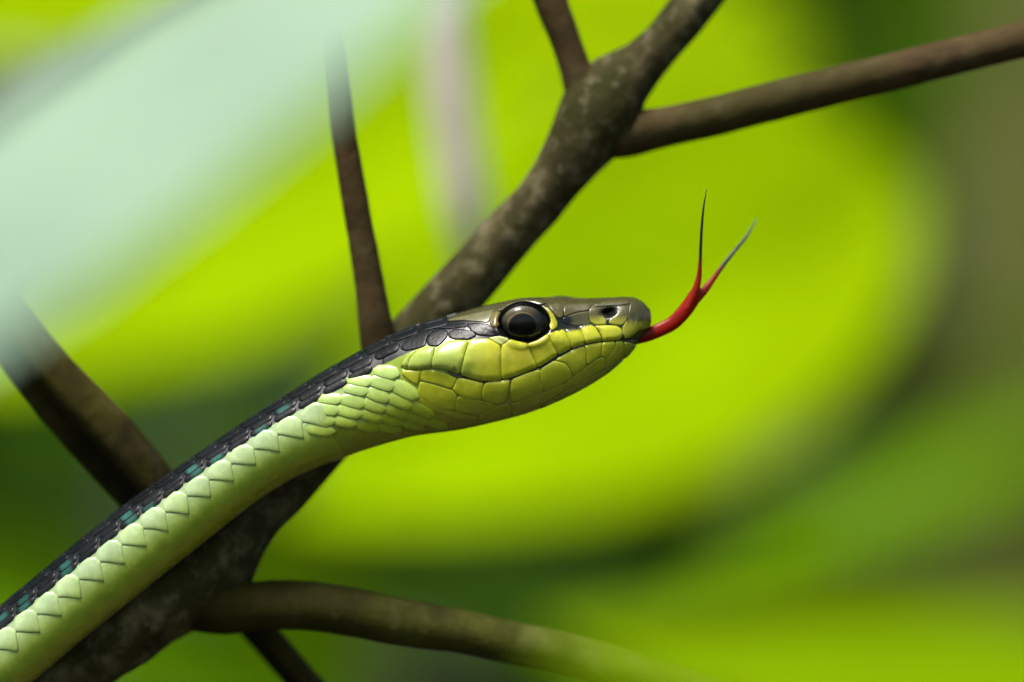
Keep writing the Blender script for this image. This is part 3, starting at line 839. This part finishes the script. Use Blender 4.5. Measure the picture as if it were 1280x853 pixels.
def leafy_plant(name, label, cat, root, stem_pts, mat_stem, leaves, group=None):
    t = empty(name, Vector((root[0], root[1], 0)))
    tag(t, label, cat, group)
    tube('stem', stem_pts, mat_stem, t, seg=14, n=70, rough=0.05, rscale=60)
    S = catmull(stem_pts, 120)
    for lf in leaves:
        o, base = leaf_at(t, *lf[0], **lf[1])
        i = int(np.argmin(np.linalg.norm(S[:, :3] - np.array(base), axis=1) + np.where(S[:, 2] > base[2] + 0.02, 0.5, 0)))
        p0 = S[i, :3]; m = (p0 + np.array(base)) / 2 + np.array((0, 0, 0.006))
        tube('leaf_stalk', [(*p0, 0.0016), (*m, 0.0013), (*base, 0.0010)], mat_stem, t, seg=10, n=16)
    return t

# bright young leaves close behind the snake, lit through from above
def stem(x, y, z1_, r=0.005, bend=(0, 0)):
    return [(x, y, -0.02, r * 1.4), (x + bend[0] * 0.3, y + bend[1] * 0.3, z1_ * 0.35, r * 1.2), (x + bend[0] * 0.8, y + bend[1] * 0.8, z1_ * 0.7, r), (x + bend[0], y + bend[1], z1_, r * 0.6)]

leafy_plant('sapling', 'tall sapling with big glowing yellow green leaves behind the snake', 'sapling', (0.10, 0.48), stem(0.10, 0.48, 1.40, 0.006, (0.03, 0.02)), M_MID, [
    ((750, 430, 0.90, 205, 880, 740, M_YOUNG), dict(normal=(0.0, 0.68, 0.73), droop=0.04, fold=0.1, shape=0.8)),
    ((300, 260, 0.94, 205, 900, 560, M_YOUNG), dict(normal=(-0.1, 0.68, 0.73), droop=0.05, fold=0.1)),
    ((640, 20, 1.06, 170, 760, 420, M_YOUNG), dict(normal=(0, 0.55, 0.83), droop=0.03, fold=0.1)),
    ((20, -40, 1.00, 190, 700, 420, M_YOUNG), dict(normal=(0, 0.7, 0.7), droop=0.03, fold=0.1)),
])
leafy_plant('shrub', 'mid green broadleaf shrub low behind the branch', 'shrub', (-0.12, 0.75), stem(-0.12, 0.75, 1.25, 0.006, (0.02, 0.0)), M_MID, [
    ((100, 800, 1.05, 160, 760, 360, M_MID), dict(normal=(0, 0.6, 0.8), droop=0.05)),
    ((1060, 110, 1.08, 70, 700, 420, M_MID), dict(normal=(0, 0.6, 0.8), droop=0.05)),
    ((370, 760, 1.10, 300, 460, 260, M_YOUNG), dict(normal=(0, 0.5, 0.86), droop=0.05)),
    ((1130, 640, 1.20, 30, 620, 360, M_MID), dict(normal=(0, 0.3, 0.95), droop=0.05)),
    ((960, -20, 1.35, 20, 700, 420, M_MID), dict(normal=(0, 0.7, 0.7), droop=0.02)),
    ((200, 520, 1.30, 20, 620, 260, M_DEEP), dict(normal=(0, 0.5, 0.86), droop=0.05)),
    ((620, 760, 1.30, 170, 720, 320, M_DEEP), dict(normal=(0, 0.5, 0.86), droop=0.05)),
])
# pale dry vine hanging behind, its loose end just under the upper branch
pt = empty('hanging_vine', at(592, 345, 0.69))
tag(pt, 'pale pinkish grey dry vine hanging out of focus behind the upper branch', 'vine')
tube('stem', [(-0.06, 0.25, 2.75, 0.004), (-0.035, 0.18, 2.0, 0.0034), (*at(515, -500, 0.69), 0.003), (*at(545, -40, 0.69), 0.003), (*at(562, 110, 0.69), 0.0031), (*at(578, 230, 0.69), 0.003), (*at(588, 310, 0.69), 0.0022), (*at(594, 365, 0.69), 0.0012)], M_PALE, pt, seg=16, n=120, rough=0.04, rscale=80)

# foreground: leaf with sky sheen in its pale colour top left, green leaf bottom right
fx = at(-900, 700, 0.395)
t = empty('broadleaf_shrub', Vector((fx[0] - 0.02, fx[1], 0)))
tag(t, 'pale mint leaf with painted sky sheen hanging close in front of the branch twigs', 'shrub')
st_ = [(fx[0] - 0.02, fx[1], -0.02, 0.005), (fx[0] - 0.02, fx[1], 0.6, 0.004), (fx[0] - 0.01, fx[1], 1.1, 0.003), (fx[0], fx[1], fx[2], 0.002)]
tube('stem', st_, M_STALK, t, seg=14, n=60)
fo, fb = leaf_at(t, 190, 160, 0.395, 37, 1560, 470, M_SHEEN_LEAF, normal=(-0.30, -0.62, 0.72), droop=0.03, fold=0.1)
tube('leaf_stalk', [(*fx, 0.0012), (*((np.array(fx) + np.array(fb)) / 2 + np.array((0, 0, 0.003))), 0.001), (*fb, 0.0008)], M_STALK, t, seg=10, n=16)

gx = at(1700, 900, 0.38)
t = empty('broadleaf_shrub', Vector((gx[0] + 0.01, gx[1], 0)))
tag(t, 'soft green leaf close in front of the leaf stalk', 'shrub')
tube('stem', [(gx[0] + 0.01, gx[1], -0.02, 0.005), (gx[0] + 0.012, gx[1], 0.6, 0.004), (gx[0] + 0.008, gx[1], 1.0, 0.003), (gx[0], gx[1], gx[2], 0.002)], M_STALK, t, seg=14, n=60)
fo, fb = leaf_at(t, 1190, 880, 0.38, 168, 1050, 480, M_FRESH, normal=(0, 0.55, 0.83), droop=0.03, fold=0.1)
tube('leaf_stalk', [(*gx, 0.0012), (*((np.array(gx) + np.array(fb)) / 2 + np.array((0, 0, 0.003))), 0.001), (*fb, 0.0008)], M_STALK, t, seg=10, n=16)

# grey trunk at the right, out of focus
tr = at(1330, 300, 1.45)
tk = empty('tree', Vector((tr[0], tr[1], 0)))
tag(tk, 'slim grey barked tree trunk blurred far behind the right hand twig', 'tree')
tube('trunk', [(tr[0], tr[1], -0.05, 0.045), (tr[0] + 0.004, tr[1], 0.6, 0.038), (tr[0], tr[1], 1.3, 0.035), (tr[0] + 0.01, tr[1], 2.6, 0.03), (tr[0] - 0.02, tr[1], 4.0, 0.022)], M_GREYBARK, tk, seg=28, n=120, rough=0.06, rscale=25)

# ------------------------------------------------------------------ undergrowth wall (uncountable)
def leaf_mass(name, label, N, sampler, size, seed):
    rng = np.random.default_rng(seed)
    V0, F0, UV0 = leaf_mesh(1.0, 0.5, nu=6, nv=4, fold=0.2, droop=0.15)
    VV, FF, UU = [], [], []
    i = 0
    while i < N:
        p = sampler(rng)
        if p is None: continue
        L = rng.uniform(*size)
        a = Vector((rng.normal(), rng.normal() * 0.7, rng.normal() * 0.6 - 0.2)).normalized()
        n = Vector((rng.normal() * 0.5, rng.normal() * 0.5, 1.0)); n = (n - a * n.dot(a)).normalized(); b = n.cross(a)
        R = np.array([a, b, n]).T
        VV.append((V0 * L) @ R.T + np.array(p))
        o = i * len(V0); FF += [tuple(q + o for q in f) for f in F0]; UU += UV0
        i += 1
    o = mesh_obj(name, np.vstack(VV), FF, M_FAR, None, uv=UU)
    tag(o, label, 'undergrowth' if name == 'undergrowth' else 'added_canopy', kind='stuff')
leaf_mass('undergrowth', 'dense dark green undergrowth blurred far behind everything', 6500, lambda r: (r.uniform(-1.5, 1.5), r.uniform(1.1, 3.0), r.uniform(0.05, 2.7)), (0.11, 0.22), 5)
def around(r):  # unseen ring of undergrowth, added to reduce the blue sky light
    a = r.uniform(0, 2 * math.pi); d = r.uniform(1.8, 4.0)
    x, y = math.sin(a) * d, -math.cos(a) * d
    if y > 1.2: return None
    return (x, y, r.uniform(0.05, 2.6))
leaf_mass('undergrowth', 'leafy thicket added out of view all round to cut the sky light', 4500, around, (0.12, 0.28), 6)
def added_canopy(r):  # unseen leaves added to darken sky reflections, left open around the sun
    p = Vector((r.uniform(-4, 4), r.uniform(-4, 4), r.uniform(2.7, 4.2)))
    q = (p - Vector((0, 0, ZC))).normalized()
    if q.angle(sv) < rad(23): return None       # the gap the light falls through
    return tuple(p)
leaf_mass('added_canopy', 'leafy forest canopy added out of view overhead, gap cut around the sun', 5200, added_canopy, (0.15, 0.35), 7)
